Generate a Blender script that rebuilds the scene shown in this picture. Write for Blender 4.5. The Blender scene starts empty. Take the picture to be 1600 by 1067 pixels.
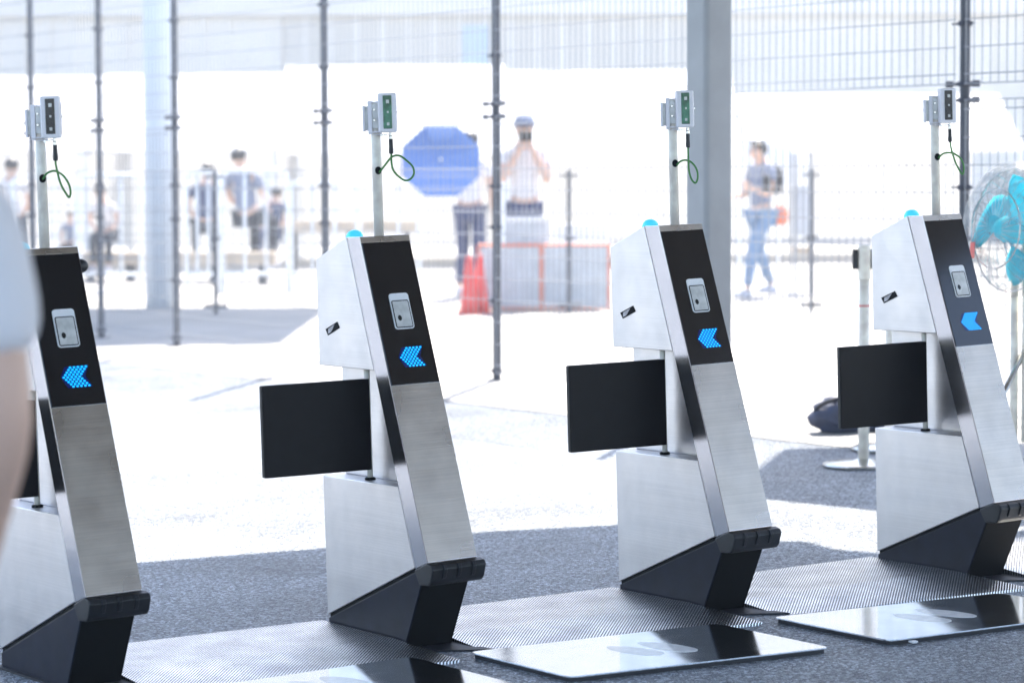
import bpy, bmesh, math, random
from mathutils import Vector, Matrix
random.seed(7)
R = math.radians
sc = bpy.context.scene
col = sc.collection

# ------------------------------------------------------------ camera, light
F = 4510.0; PITCH = 0.05725; ROLL = 0.0029; CH = 1.5
SUN_AZ = R(15); SUN_EL = R(55)
cam = bpy.data.cameras.new('camera')
cam.sensor_width = 36; cam.lens = F/1600*36
cam.clip_start = 0.05; cam.clip_end = 2000
cam.dof.use_dof = True; cam.dof.focus_distance = 8.75; cam.dof.aperture_fstop = 3.6
co = bpy.data.objects.new('camera', cam); col.objects.link(co)
cp, sp, cr, sr = math.cos(PITCH), math.sin(PITCH), math.cos(ROLL), math.sin(ROLL)
fw = Vector((0, cp, -sp)); up0 = Vector((0, sp, cp)); rt0 = Vector((1, 0, 0))
rt = rt0*cr - up0*sr; up = up0*cr + rt0*sr
M = Matrix((rt, up, -fw)).transposed().to_4x4(); M.translation = (0, 0, CH)
co.matrix_world = M
sc.camera = co
W = bpy.data.worlds.new('World'); sc.world = W; W.use_nodes = True
nt = W.node_tree; bg = nt.nodes['Background']
sky = nt.nodes.new('ShaderNodeTexSky'); sky.sky_type = 'NISHITA'; sky.sun_disc = False
sky.sun_elevation = SUN_EL; sky.sun_rotation = SUN_AZ
sky.dust_density = .8; sky.air_density = .85
nt.links.new(sky.outputs[0], bg.inputs[0]); bg.inputs[1].default_value = 0.15
sl = bpy.data.lights.new('sun', 'SUN'); sl.energy = 5.0; sl.angle = R(0.5); sl.color = (1, .93, .84)
so = bpy.data.objects.new('sun', sl); col.objects.link(so)
SV = Vector((math.sin(SUN_AZ)*math.cos(SUN_EL), math.cos(SUN_AZ)*math.cos(SUN_EL), math.sin(SUN_EL)))
so.rotation_euler = SV.to_track_quat('Z', 'Y').to_euler(); so.location = (0, 0, 30)
sc.view_settings.view_transform = 'Standard'; sc.view_settings.look = 'None'
sc.view_settings.exposure = 1.95; sc.view_settings.gamma = 1

# ------------------------------------------------------------ frame of the gates and the ground
U = Vector((0.56065, -0.82805, -0.00145)); V = Vector((0.82766, 0.56033, 0.03175)); N = U.cross(V)
BX, BY, BZ = -0.5498, 8.5352, 0.1482
Vh = Vector((V.x, V.y)).normalized()
FLAT = 0.30
def vh(x, y): return (x-BX)*Vh.x + (y-BY)*Vh.y
def gz(x, y):
    v = vh(x, y)
    if v < -25: v = -25
    if v < 2.2: return BZ + .0198*v
    if v < 5.0: return BZ + .0198*2.2 + (FLAT-BZ-.0198*2.2)*(v-2.2)/2.8
    return FLAT
def far(px, d): return (px-800)/F*d          # x of a column of the view at distance d
def hz(py, d): return CH + (275-py)/F*d       # height of a row of the view at distance d

# ------------------------------------------------------------ materials
def mat(name, c=(.5, .5, .5), rough=.5, metal=0, spec=.5, var=0, vscale=8, bump=0, bscale=60, stretch=None, rvar=0,
        emit=None, es=0, streak=0, trans=0, coat=0, alpha=1, detail=4, bdist=.002):
    m = bpy.data.materials.new(name); m.use_nodes = True
    n = m.node_tree; b = n.nodes['Principled BSDF']
    b.inputs['Base Color'].default_value = (*c, 1)
    b.inputs['Roughness'].default_value = rough
    b.inputs['Metallic'].default_value = metal
    b.inputs['Specular IOR Level'].default_value = spec
    b.inputs['Coat Weight'].default_value = coat
    b.inputs['Transmission Weight'].default_value = trans
    b.inputs['Alpha'].default_value = alpha
    if emit: b.inputs['Emission Color'].default_value = (*emit, 1); b.inputs['Emission Strength'].default_value = es
    if var or rvar or bump:
        tc = n.nodes.new('ShaderNodeTexCoord')
    def noise(scale, st=None, det=detail):
        no = n.nodes.new('ShaderNodeTexNoise'); no.inputs['Scale'].default_value = scale; no.inputs['Detail'].default_value = det
        if st:
            mp = n.nodes.new('ShaderNodeMapping'); mp.inputs['Scale'].default_value = st
            n.links.new(tc.outputs['Object'], mp.inputs[0]); n.links.new(mp.outputs[0], no.inputs['Vector'])
        else: n.links.new(tc.outputs['Object'], no.inputs['Vector'])
        return no
    if var:
        no = noise(vscale); r = n.nodes.new('ShaderNodeValToRGB')
        r.color_ramp.elements[0].position = .32; r.color_ramp.elements[1].position = .68
        r.color_ramp.elements[0].color = (*[x*(1-var) for x in c], 1)
        r.color_ramp.elements[1].color = (*[min(1, x*(1+var)) for x in c], 1)
        n.links.new(no.outputs['Fac'], r.inputs[0]); n.links.new(r.outputs[0], b.inputs['Base Color'])
    if streak:
        ns = noise(1.0, (1.5, 1.5, 420), 2); m1 = n.nodes.new('ShaderNodeMapRange'); m1.inputs[1].default_value = .3; m1.inputs[2].default_value = .7
        m1.inputs[3].default_value = 1-streak; m1.inputs[4].default_value = 1+streak; n.links.new(ns.outputs['Fac'], m1.inputs[0])
        m2 = n.nodes.new('ShaderNodeMix'); m2.data_type = 'RGBA'; m2.blend_type = 'MULTIPLY'; m2.inputs[0].default_value = 1
        n.links.new(r.outputs[0], m2.inputs[6]); n.links.new(m1.outputs[0], m2.inputs[7]); n.links.new(m2.outputs[2], b.inputs['Base Color'])
    if rvar:
        no = noise(vscale*.8, None, 2); mr = n.nodes.new('ShaderNodeMapRange')
        mr.inputs[1].default_value = .2; mr.inputs[2].default_value = .8
        mr.inputs[3].default_value = max(.02, rough-rvar); mr.inputs[4].default_value = rough+rvar
        n.links.new(no.outputs['Fac'], mr.inputs[0]); n.links.new(mr.outputs[0], b.inputs['Roughness'])
    if bump:
        no = noise(bscale, stretch); bp = n.nodes.new('ShaderNodeBump')
        bp.inputs['Strength'].default_value = bump; bp.inputs['Distance'].default_value = bdist
        n.links.new(no.outputs['Fac'], bp.inputs['Height']); n.links.new(bp.outputs[0], b.inputs['Normal'])
    return m

def asphalt(name, lo, hi):
    m = bpy.data.materials.new(name); m.use_nodes = True
    n = m.node_tree; b = n.nodes['Principled BSDF']; L = n.links.new
    tc = n.nodes.new('ShaderNodeTexCoord')
    vo = n.nodes.new('ShaderNodeTexVoronoi'); vo.inputs['Scale'].default_value = 135
    no = n.nodes.new('ShaderNodeTexNoise'); no.inputs['Scale'].default_value = 160; no.inputs['Detail'].default_value = 3
    big = n.nodes.new('ShaderNodeTexNoise'); big.inputs['Scale'].default_value = 1.3; big.inputs['Detail'].default_value = 6
    for x in (vo, no, big): L(tc.outputs['Object'], x.inputs['Vector'])
    r = n.nodes.new('ShaderNodeValToRGB'); e = r.color_ramp.elements
    e[0].position = .12; e[0].color = (*lo, 1); e[1].position = .95; e[1].color = (*hi, 1); x_ = e.new(.62); x_.color = tuple([a_*.72+b__*.28 for a_, b__ in zip(lo, hi)])+(1,)
    sep = n.nodes.new('ShaderNodeSeparateColor'); L(vo.outputs['Color'], sep.inputs[0])
    mx = n.nodes.new('ShaderNodeMath'); mx.operation = 'MULTIPLY_ADD'
    L(sep.outputs[0], mx.inputs[0]); mx.inputs[1].default_value = .75
    m3 = n.nodes.new('ShaderNodeMath'); m3.operation = 'MULTIPLY_ADD'; L(no.outputs['Fac'], m3.inputs[0]); m3.inputs[1].default_value = .6; m3.inputs[2].default_value = -.15
    L(m3.outputs[0], mx.inputs[2]); L(mx.outputs[0], r.inputs[0])
    mm = n.nodes.new('ShaderNodeMix'); mm.data_type = 'RGBA'; mm.blend_type = 'MULTIPLY'; mm.inputs[0].default_value = 1
    br = n.nodes.new('ShaderNodeMapRange'); br.inputs[1].default_value = .3; br.inputs[2].default_value = .7; br.inputs[3].default_value = .62; br.inputs[4].default_value = 1.25
    L(big.outputs['Fac'], br.inputs[0]); L(r.outputs[0], mm.inputs[6]); L(br.outputs[0], mm.inputs[7])
    L(mm.outputs[2], b.inputs['Base Color'])
    b.inputs['Roughness'].default_value = .42
    bp = n.nodes.new('ShaderNodeBump'); bp.inputs['Strength'].default_value = 1; bp.inputs['Distance'].default_value = .011
    sub = n.nodes.new('ShaderNodeMath'); sub.operation = 'MULTIPLY_ADD'; sub.inputs[1].default_value = -1.0
    L(vo.outputs['Distance'], sub.inputs[0]); L(sep.outputs[1], sub.inputs[2])
    L(sub.outputs[0], bp.inputs['Height']); L(bp.outputs[0], b.inputs['Normal'])
    return m

def tread_mat():
    m = bpy.data.materials.new('aluminium_tread'); m.use_nodes = True
    n = m.node_tree; b = n.nodes['Principled BSDF']; L = n.links.new
    tc = n.nodes.new('ShaderNodeTexCoord')
    mp = n.nodes.new('ShaderNodeMapping'); mp.inputs['Rotation'].default_value = (0, 0, R(-45)); L(tc.outputs['Object'], mp.inputs[0])
    w = n.nodes.new('ShaderNodeTexWave'); w.wave_type = 'BANDS'; w.bands_direction = 'X'; w.inputs['Scale'].default_value = 2*math.pi/20/.0084
    w.inputs['Distortion'].default_value = .15; w.inputs['Detail'].default_value = 1; L(mp.outputs[0], w.inputs['Vector'])
    no = n.nodes.new('ShaderNodeTexNoise'); no.inputs['Scale'].default_value = 9; no.inputs['Detail'].default_value = 6; L(tc.outputs['Object'], no.inputs['Vector'])
    r = n.nodes.new('ShaderNodeValToRGB'); e = r.color_ramp.elements
    e[0].position = .25; e[0].color = (.07, .065, .065, 1); e[1].position = .75; e[1].color = (.85, .83, .81, 1)
    L(w.outputs['Fac'], r.inputs[0])
    mm = n.nodes.new('ShaderNodeMix'); mm.data_type = 'RGBA'; mm.blend_type = 'MULTIPLY'; mm.inputs[0].default_value = 1
    br = n.nodes.new('ShaderNodeMapRange'); br.inputs[1].default_value = .3; br.inputs[2].default_value = .7; br.inputs[3].default_value = .7; br.inputs[4].default_value = 1.15
    L(no.outputs['Fac'], br.inputs[0]); L(r.outputs[0], mm.inputs[6]); L(br.outputs[0], mm.inputs[7]); L(mm.outputs[2], b.inputs['Base Color'])
    b.inputs['Metallic'].default_value = .95; b.inputs['Roughness'].default_value = .27
    bp = n.nodes.new('ShaderNodeBump'); bp.inputs['Strength'].default_value = 1; bp.inputs['Distance'].default_value = .0013
    L(w.outputs['Fac'], bp.inputs['Height']); L(bp.outputs[0], b.inputs['Normal'])
    return m

def fabric_mat(name, c, tr=.45):
    m = bpy.data.materials.new(name); m.use_nodes = True
    n = m.node_tree; b = n.nodes['Principled BSDF']; b.inputs['Base Color'].default_value = (*c, 1); b.inputs['Roughness'].default_value = .8
    t = n.nodes.new('ShaderNodeBsdfTranslucent'); t.inputs[0].default_value = (*c, 1)
    mx = n.nodes.new('ShaderNodeMixShader'); mx.inputs[0].default_value = tr
    n.links.new(b.outputs[0], mx.inputs[1]); n.links.new(t.outputs[0], mx.inputs[2]); n.links.new(mx.outputs[0], n.nodes['Material Output'].inputs[0])
    return m

BR = (1, 1, 220)
K = {}
K['steel'] = mat('brushed_steel', (.68, .65, .645), .42, 1, var=.045, vscale=13, streak=.05, rvar=.10, bump=.10, bscale=4, stretch=(1, 1, 150), bdist=.001)
K['steel_front'] = mat('brushed_steel_front', (.51, .445, .37), .30, 1, var=.08, vscale=11, streak=.09, rvar=.07, bump=.25, bscale=4, stretch=(1, 1, 150), bdist=.001)
K['steel_band'] = mat('polished_steel', (.57, .55, .565), .17, 1, var=.04, vscale=10, rvar=.05, bump=.04, bscale=4, stretch=(1, 1, 150), bdist=.001)
K['pole'] = mat('worn_steel_tube', (.90, .81, .70), .36, 0, var=.18, vscale=22, rvar=.1)
K['gloss_black'] = mat('black_glass_panel', (.003, .003, .005), .10, 0, spec=.8)
K['flap'] = mat('matt_black_flap', (.0085, .0070, .0085), .40, 0, spec=.2, var=.1, vscale=30, bump=.05, bscale=200)
K['plinth'] = mat('navy_plinth', (.008, .010, .022), .36, 0, spec=.25, var=.25, vscale=14, rvar=.1)
K['rubber'] = mat('black_rubber', (.010, .011, .014), .45, 0, var=.3, vscale=18, bump=.1, bscale=120)
K['gap'] = mat('shadow_gap_black', (.004, .004, .005), .7, spec=.2)
K['white_plastic'] = mat('pale_grey_plastic', (.84, .81, .84), .4, 0, var=.04)
K['window_grey'] = mat('reader_glass', (.60, .60, .58), .2, 0, var=.15, vscale=40)
K['lens'] = mat('dark_lens', (.02, .02, .02), .15)
K['green_reflect'] = mat('green_reflection_window', (.035, .13, .08), .08, .2, var=.7, vscale=42)  # dark window with its green reflection painted into the colour
K['dark_glass'] = mat('dark_window', (.012, .014, .016), .08, 0, var=.3, vscale=60)
K['cable'] = mat('green_cable', (.05, .22, .04), .42)
K['cyan'] = mat('cyan_lamp_dome', (.05, .55, .75), .25, 0, emit=(.08, .72, .95), es=.14)
K['led'] = mat('blue_led', (.01, .2, .6), .3, 0, emit=(0.0, .36, 1.0), es=.58)
K['led_glow'] = mat('led_window', (.004, .01, .05), .12, 0, emit=(0, .04, .9), es=.02)
K['grey_mark'] = mat('plaque_grey', (.35, .35, .38), .3, .4, var=.3, vscale=120)
K['plate'] = mat('mirror_floor_plate', (.80, .82, .86), .09, 1, rvar=.04, var=.06, vscale=14, bump=.02, bscale=5)
K['plate_edge'] = mat('plate_rubber_backing', (.02, .02, .025), .6)
K['foot'] = mat('footprint_vinyl', (.86, .86, .84), .28, 0, spec=1, coat=.6, var=.1, vscale=45)
K['tread'] = tread_mat()
K['asphalt'] = asphalt('asphalt', (.048, .058, .078), (.84, .92, 1.0))
K['post'] = mat('grey_painted_post', (.060, .066, .085), .45, .1, var=.2, vscale=6)
K['clamp'] = mat('dark_clamp', (.035, .04, .06), .5, .2)
K['wire'] = mat('galvanised_wire', (.34, .35, .37), .5, .2)
K['column'] = mat('grey_steel_column', (.30, .31, .33), .3, 0, spec=.6, var=.08, vscale=7, bump=.05, bscale=30)
K['roof'] = mat('canopy_sheet', (.13, .125, .12), .7, 0, var=.08, vscale=2)
K['white'] = mat('white_paint', (.78, .79, .80), .5, var=.04)
K['tent'] = fabric_mat('white_tent_fabric', (.82, .82, .82))
K['beige'] = mat('beige_cladding', (.88, .82, .74), .8, var=.06, vscale=.6)
K['beige_dark'] = mat('beige_band', (.74, .68, .60), .8)
K['shaded_white'] = mat('white_paint_shaded', (.74, .79, .85), .5, 0)  # white barriers and pillar, bluish shade put into the colour
K['paleblue'] = mat('pale_blue_window', (.55, .66, .74), .4)
K['wood'] = mat('pale_plank', (.50, .42, .33), .7, var=.15, vscale=5)
K['orange'] = mat('orange_frame', (.75, .20, .10), .5)
K['net'] = mat('grey_barrier_sheet', (.52, .55, .58), .7, var=.1)
K['red'] = mat('red_cone_plastic', (.70, .07, .06), .45)
K['umbrella'] = fabric_mat('blue_umbrella_fabric', (.13, .27, .58), .45)
K['chrome'] = mat('chrome', (.6, .6, .58), .2, 1)
K['bagcloth'] = mat('navy_bag_cloth', (.04, .052, .095), .75, var=.3, vscale=14, bump=.4, bscale=20, bdist=.01)
K['skin'] = mat('skin', (.64, .42, .32), .5, var=.08, vscale=12)
K['hair'] = mat('dark_hair', (.015, .013, .014), .45)
K['shirt_w'] = mat('white_cotton', (.70, .71, .74), .85, bump=.3, bscale=9, bdist=.02)
K['shirt_w'] = fabric_mat('white_cotton', (.93, .93, .95), .3)
K['shirt_n'] = mat('navy_cotton', (.045, .06, .13), .85)
K['shirt_g'] = mat('grey_blue_cotton', (.20, .23, .32), .85)
K['jeans'] = mat('light_denim', (.17, .26, .40), .85, var=.15)
K['navy'] = mat('navy_trousers', (.025, .04, .12), .8)
K['blackcloth'] = mat('black_cloth', (.02, .022, .03), .8)
K['shoe'] = mat('pale_shoe', (.5, .5, .55), .6)
K['fan_blade'] = fabric_mat('cyan_fan_blade', (.06, .74, .86), .5)
K['film'] = None

# ------------------------------------------------------------ mesh helpers
def tag(o, label=None, cat=None, group=None, kind=None):
    for k, v in (('label', label), ('category', cat), ('group', group), ('kind', kind)):
        if v: o[k] = v
    return o
def empty(name, loc=(0, 0, 0), rz=0, mtx=None):
    o = bpy.data.objects.new(name, None); col.objects.link(o); o.empty_display_size = .1
    if mtx is not None: o.matrix_world = mtx
    else: o.location = loc; o.rotation_euler = (0, 0, rz)
    return o
def obj(name, bm, m, parent=None, smooth=False, recalc=True):
    if recalc: bmesh.ops.recalc_face_normals(bm, faces=bm.faces)
    if smooth:
        for f in bm.faces: f.smooth = True
    me = bpy.data.meshes.new(name); bm.to_mesh(me); bm.free()
    me.materials.append(m if not isinstance(m, str) else K[m])
    o = bpy.data.objects.new(name, me); col.objects.link(o)
    if parent: o.parent = parent
    return o
def children(o): return [c for c in bpy.data.objects if c.parent == o]
def copy_tree(o, parent=None):
    c = o.copy(); col.objects.link(c); c.parent = parent
    for ch in children(o): copy_tree(ch, c)
    return c
def bevel(bm, off, seg=2):
    bmesh.ops.remove_doubles(bm, verts=bm.verts, dist=1e-6)
    bmesh.ops.bevel(bm, geom=[e for e in bm.edges], offset=off, segments=seg, affect='EDGES', profile=.6)
    return bm
def prism(poly, a0, a1, fn=None, bm=None):
    """poly of (p,q) extruded along the middle axis; fn maps (p, a, q) to a point"""
    bm = bm or bmesh.new(); fn = fn or (lambda p, a, q: (p, a, q))
    v0 = [bm.verts.new(fn(p, a0, q)) for p, q in poly]; v1 = [bm.verts.new(fn(p, a1, q)) for p, q in poly]
    bm.faces.new(v0); bm.faces.new(v1[::-1]); n = len(poly)
    for i in range(n): bm.faces.new((v0[i], v1[i], v1[(i+1) % n], v0[(i+1) % n]))
    return bm
def box(bm, c, s, mtx=None):
    x, y, z = c; a, b, d = s[0]/2, s[1]/2, s[2]/2
    P = [Vector((x+i*a, y+j*b, z+k*d)) for i in (-1, 1) for j in (-1, 1) for k in (-1, 1)]
    if mtx: P = [mtx @ p for p in P]
    v = [bm.verts.new(p) for p in P]
    for f in ((0, 1, 3, 2), (4, 6, 7, 5), (0, 4, 5, 1), (2, 3, 7, 6), (0, 2, 6, 4), (1, 5, 7, 3)): bm.faces.new([v[i] for i in f])
    return bm
def tube(bm, pts, r, n=8, cap=True):
    pts = [Vector(p) for p in pts]; rs = r if isinstance(r, (list, tuple)) else [r]*len(pts)
    rings = []; prev = None
    for i, p in enumerate(pts):
        t = (pts[min(i+1, len(pts)-1)]-pts[max(i-1, 0)]).normalized()
        if prev is None:
            a = Vector((0, 0, 1)) if abs(t.z) < .9 else Vector((1, 0, 0)); x = t.cross(a).normalized()
        else: x = (prev - t*prev.dot(t)).normalized()
        prev = x; y = t.cross(x)
        rings.append([bm.verts.new(p+(x*math.cos(2*math.pi*k/n)+y*math.sin(2*math.pi*k/n))*rs[i]) for k in range(n)])
    for a, b in zip(rings, rings[1:]):
        for k in range(n): bm.faces.new((a[k], a[(k+1) % n], b[(k+1) % n], b[k]))
    if cap: bm.faces.new(rings[0][::-1]); bm.faces.new(rings[-1])
    return bm
def bar(bm, a, b, w):  # square thin bar
    return tube(bm, [a, b], w*.707, 4)
def lathe(bm, prof, n=20, fn=None):
    fn = fn or (lambda x, y, z: (x, y, z)); rings = []
    for r, z in prof:
        rings.append([bm.verts.new(fn(max(r, 1e-4)*math.cos(2*math.pi*k/n), max(r, 1e-4)*math.sin(2*math.pi*k/n), z)) for k in range(n)])
    for a, b in zip(rings, rings[1:]):
        for k in range(n): bm.faces.new((a[k], a[(k+1) % n], b[(k+1) % n], b[k]))
    bm.faces.new(rings[0][::-1]); bm.faces.new(rings[-1])
    return bm
def catmull(P, n=6):
    P = [Vector(p) for p in P]; out = []
    Q = [P[0]*2-P[1]]+P+[P[-1]*2-P[-2]]
    for i in range(1, len(Q)-2):
        for k in range(n):
            t = k/n; a, b, c, d = Q[i-1], Q[i], Q[i+1], Q[i+2]
            out.append(.5*((2*b)+(c-a)*t+(2*a-5*b+4*c-d)*t*t+(3*b-a-3*c+d)*t**3))
    out.append(P[-1]); return out

# ------------------------------------------------------------ ground (one sheet, gently sloped up to the fence, then level)
bm = bmesh.new()
Uh = Vector((U.x, U.y)).normalized()
rows = [-600, -25, 0, 2.2, 5.0, 8, 700]
cols_ = [-700, -40, 0, 40, 700]
grid = []
for v in rows:
    r_ = []
    for u in cols_:
        x = BX+Uh.x*u+Vh.x*v; y = BY+Uh.y*u+Vh.y*v
        r_.append(bm.verts.new((x, y, gz(x, y))))
    grid.append(r_)
for a, b in zip(grid, grid[1:]):
    for i in range(len(cols_)-1): bm.faces.new((a[i], a[i+1], b[i+1], b[i]))
g = obj('ground', bm, 'asphalt'); tag(g, kind='structure')

pm = mat('pale_paving', (.38, .365, .34), .8, var=.10, vscale=1.2)
pn_ = pm.node_tree; pb = pn_.nodes['Principled BSDF']; src_ = pb.inputs['Base Color'].links[0].from_socket
tc_ = pn_.nodes.new('ShaderNodeTexCoord'); bt = pn_.nodes.new('ShaderNodeTexBrick'); bt.offset = 0
for k_, v_ in (('Scale', 1), ('Mortar Size', .012), ('Brick Width', 1.5), ('Row Height', 1.5), ('Mortar Smooth', .1)): bt.inputs[k_].default_value = v_
bt.inputs['Color1'].default_value = (1, 1, 1, 1); bt.inputs['Color2'].default_value = (.93, .93, .93, 1); bt.inputs['Mortar'].default_value = (.30, .30, .30, 1)
mp_ = pn_.nodes.new('ShaderNodeMapping'); mp_.inputs['Rotation'].default_value = (0, 0, R(27)); pn_.links.new(tc_.outputs['Object'], mp_.inputs[0]); pn_.links.new(mp_.outputs[0], bt.inputs['Vector'])
mx_ = pn_.nodes.new('ShaderNodeMix'); mx_.data_type = 'RGBA'; mx_.blend_type = 'MULTIPLY'; mx_.inputs[0].default_value = 1
pn_.links.new(src_, mx_.inputs[6]); pn_.links.new(bt.outputs[0], mx_.inputs[7]); pn_.links.new(mx_.outputs[2], pb.inputs['Base Color'])
bm = bmesh.new(); grid = []
for v in (4.2, 5.0, 8, 600):
    r_ = []
    for u in (-600, -40, 0, 40, 600):
        x = BX+Uh.x*u+Vh.x*v; y = BY+Uh.y*u+Vh.y*v; r_.append(bm.verts.new((x, y, gz(x, y)+.004)))
    grid.append(r_)
for a, b in zip(grid, grid[1:]):
    for i in range(4): bm.faces.new((a[i], a[i+1], b[i+1], b[i]))
o = obj('pavement', bm, pm); tag(o, kind='structure')

# ------------------------------------------------------------ the ticket gate
GW = .167
ZT = 1.177
def seamu(z): return .182 + (1.175-z)*.342
def frontu(z): return .253 + (ZT-z)*.3443
def fr(vv, s, h):   # point on the slanted front: across, down the slope, outwards
    return Vector((.253+.3256*s+.9455*h, vv, ZT-.9455*s+.3256*h))
def make_gate():
    root = empty('ticket_gate')
    g = .003
    # lower and upper cabinets
    b = prism([(0, .0495), (0, .466), (seamu(.469)-g, .469), (seamu(.245)-g, .2445)], 0, GW); bevel(b, .0025)
    obj('lower_cabinet', b, 'steel', root)
    b = prism([(0, .794), (0, 1.106), (seamu(1.175)-g, 1.1745), (seamu(.795)-g, .795)], 0, GW); bevel(b, .0025)
    up_ = obj('upper_cabinet', b, 'steel', root)
    # recess column between them
    b = prism([(.012, .4655), (.012, .7945), (seamu(.7945)+.02, .7945), (seamu(.4655)+.02, .4655)], .068, GW-.012); bevel(b, .008, 3)
    obj('recess_column', b, 'steel', root)
    # dark joint behind the seams
    for z0_, z1_, nm in ((.252, .466, 'lower_seam'), (.797, 1.171, 'upper_seam')):
        obj(nm, prism([(seamu(z0_)-.006, z0_), (seamu(z1_)-.006, z1_), (seamu(z1_)+.002, z1_), (seamu(z0_)+.002, z0_)], .004, GW-.004), 'gap', root)
    # slanted front housing
    b = prism([(seamu(1.175), 1.175), (.253, ZT), (frontu(.266), .266), (seamu(.243), .243)], 0, GW); bevel(b, .0022)
    hs = obj('front_housing', b, 'steel_band', root)
    b2 = bmesh.new()
    # brushed cover sheet of the front, split above and below the black panel
    def slab(bm_, v0, v1, s0, s1, h0, h1):
        P = [fr(v, s, h) for h in (h0, h1) for s in (s0, s1) for v in (v0, v1)]
        vs = [bm_.verts.new(p) for p in P]
        for f in ((0, 1, 3, 2), (4, 6, 7, 5), (0, 4, 5, 1), (2, 3, 7, 6), (0, 2, 6, 4), (1, 5, 7, 3)): bm_.faces.new([vs[i] for i in f])
        return bm_
    slab(b2, .0015, GW-.0015, .001, .0185, -.001, .0015);
    obj('top_trim', b2, 'steel_front', root); b2 = slab(bmesh.new(), .0015, GW-.0015, .447, .960, -.001, .0015)
    obj('front_cover', b2, 'steel_front', root)
    b = slab(bmesh.new(), .002, GW-.002, .0195, .4455, -.001, .003); bevel(b, .001, 1)
    pn = obj('display_panel', b, 'gloss_black', root)
    # reader: pale rounded frame with a grey window
    def rrect(v0, v1, s0, s1, r, h, n=5):
        pts = []
        for cx, cy, a0 in ((v1-r, s1-r, 0), (v0+r, s1-r, 90), (v0+r, s0+r, 180), (v1-r, s0+r, 270)):
            for k in range(n+1):
                a = R(a0+90*k/n); pts.append((cx+r*math.cos(a), cy+r*math.sin(a)))
        return pts
    def plate_from(pts, h0, h1):
        bm_ = bmesh.new(); a = [bm_.verts.new(fr(p, q, h0)) for p, q in pts]; c = [bm_.verts.new(fr(p, q, h1)) for p, q in pts]
        bm_.faces.new(a); bm_.faces.new(c[::-1]); n = len(pts)
        for i in range(n): bm_.faces.new((a[i], c[i], c[(i+1) % n], a[(i+1) % n]))
        return bm_
    rf = obj('reader_frame', plate_from(rrect(.053, .118, .176, .283, .009, 0), .003, .0055), 'white', root)
    obj('reader_surround', plate_from(rrect(.0565, .1145, .197, .2795, .006, 0), .0055, .0062), 'gap', rf)
    rw = obj('reader_window', plate_from(rrect(.0595, .1115, .2, .2765, .003, 0), .0062, .0068), 'window_grey', rf)
    obj('reader_lens', plate_from([(.074+.0065*math.cos(a*.5), .250+.0085*math.sin(a*.5)) for a in range(13)], .0068, .0073), 'lens', rf)
    # led arrow
    b = plate_from([(.044, .365), (.052+.008, .337), (.131, .335), (.117, .366), (.133, .396), (.06, .396)], .003, .0034)
    lw = obj('arrow_window', b, 'led_glow', root)
    b = bmesh.new()
    for r_ in range(-4, 5):
        for k in range(5):
            cx = .053+abs(r_)*.00585+k*.0117; cs = .366+r_*.0066
            ring = [b.verts.new(fr(cx+.0036*math.cos(R(a)), cs+.0028*math.sin(R(a)), .0042)) for a in range(0, 360, 60)]
            ring0 = [b.verts.new(fr(cx+.0040*math.cos(R(a)), cs+.0031*math.sin(R(a)), .0034)) for a in range(0, 360, 60)]
            b.faces.new(ring)
            for i in range(6): b.faces.new((ring[i], ring[(i+1) % 6], ring0[(i+1) % 6], ring0[i]))
    obj('led_arrow', b, 'led', lw, recalc=False)
    # plaque on the side
    ang = R(20)
    def side(a, c, h): return (.055+a*math.cos(ang)-c*math.sin(ang), -h, .893+a*math.sin(ang)+c*math.cos(ang))
    def sideplate(pts, h0, h1):
        bm_ = bmesh.new(); a = [bm_.verts.new(side(p, q, h0)) for p, q in pts]; c = [bm_.verts.new(side(p, q, h1)) for p, q in pts]
        bm_.faces.new(a); bm_.faces.new(c[::-1]); n = len(pts)
        for i in range(n): bm_.faces.new((a[i], c[i], c[(i+1) % n], a[(i+1) % n]))
        return bm_
    pq = obj('side_plaque', sideplate([(0, -.009), (.072, -.009), (.066, .012), (-.006, .012)], 0, .0015), 'gap', root)
    obj('plaque_mark', sideplate([(.003, -.005), (.022, -.006), (.050, .009), (.010, .008)], .0015, .0021), 'grey_mark', pq)
    # flap
    fa = Vector((.209, .040)); fb = Vector((.160, -.288)); d = (fb-fa).normalized(); q = Vector((d.y, -d.x))*.0095
    b = bmesh.new()
    for sgn in (1,):
        P = [(fa+q), (fb+q), (fb-q), (fa-q)]
        lo = [b.verts.new((p.x, p.y, .4975)) for p in P]; hi = [b.verts.new((p.x, p.y, .763)) for p in P]
        b.faces.new(lo); b.faces.new(hi[::-1])
        for i in range(4): b.faces.new((lo[i], hi[i], hi[(i+1) % 4], lo[(i+1) % 4]))
    bevel(b, .002, 2)
    fl = obj('flap', b, 'flap', root)
    e0 = fb+d*.0006
    obj('edge_strip', prism([(fb.x-q.x*.6, .4995), (fb.x+q.x*.6, .4995), (fb.x+q.x*.6, .761), (fb.x-q.x*.6, .761)], fb.y-.001, fb.y-.0025), 'rubber', fl)
    b = bmesh.new(); tube(b, [(.2085, .037, .46), (.2085, .037, .80)], .0085, 16)
    obj('flap_shaft', b, 'pole', root, smooth=True)
    b = bmesh.new(); lathe(b, [(.016, .466), (.016, .472), (.012, .474)], 20, lambda x, y, z: (x+.2085, y+.037, z+.001))
    obj('shaft_collar', b, 'gap', root)
    # plinth and bumper
    b = prism([(.001, 0), (.001, .040), (.500, .2345), (.5245, .2355), (.5245, .2), (.421, 0)], .003, GW-.003); bevel(b, .002)
    pl = obj('plinth', b, 'plinth', root)
    obj('gap_strip', prism([(.006, .036), (.006, .054), (.49, .248), (.49, .23)], .006, GW-.006), 'gap', root)
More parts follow.
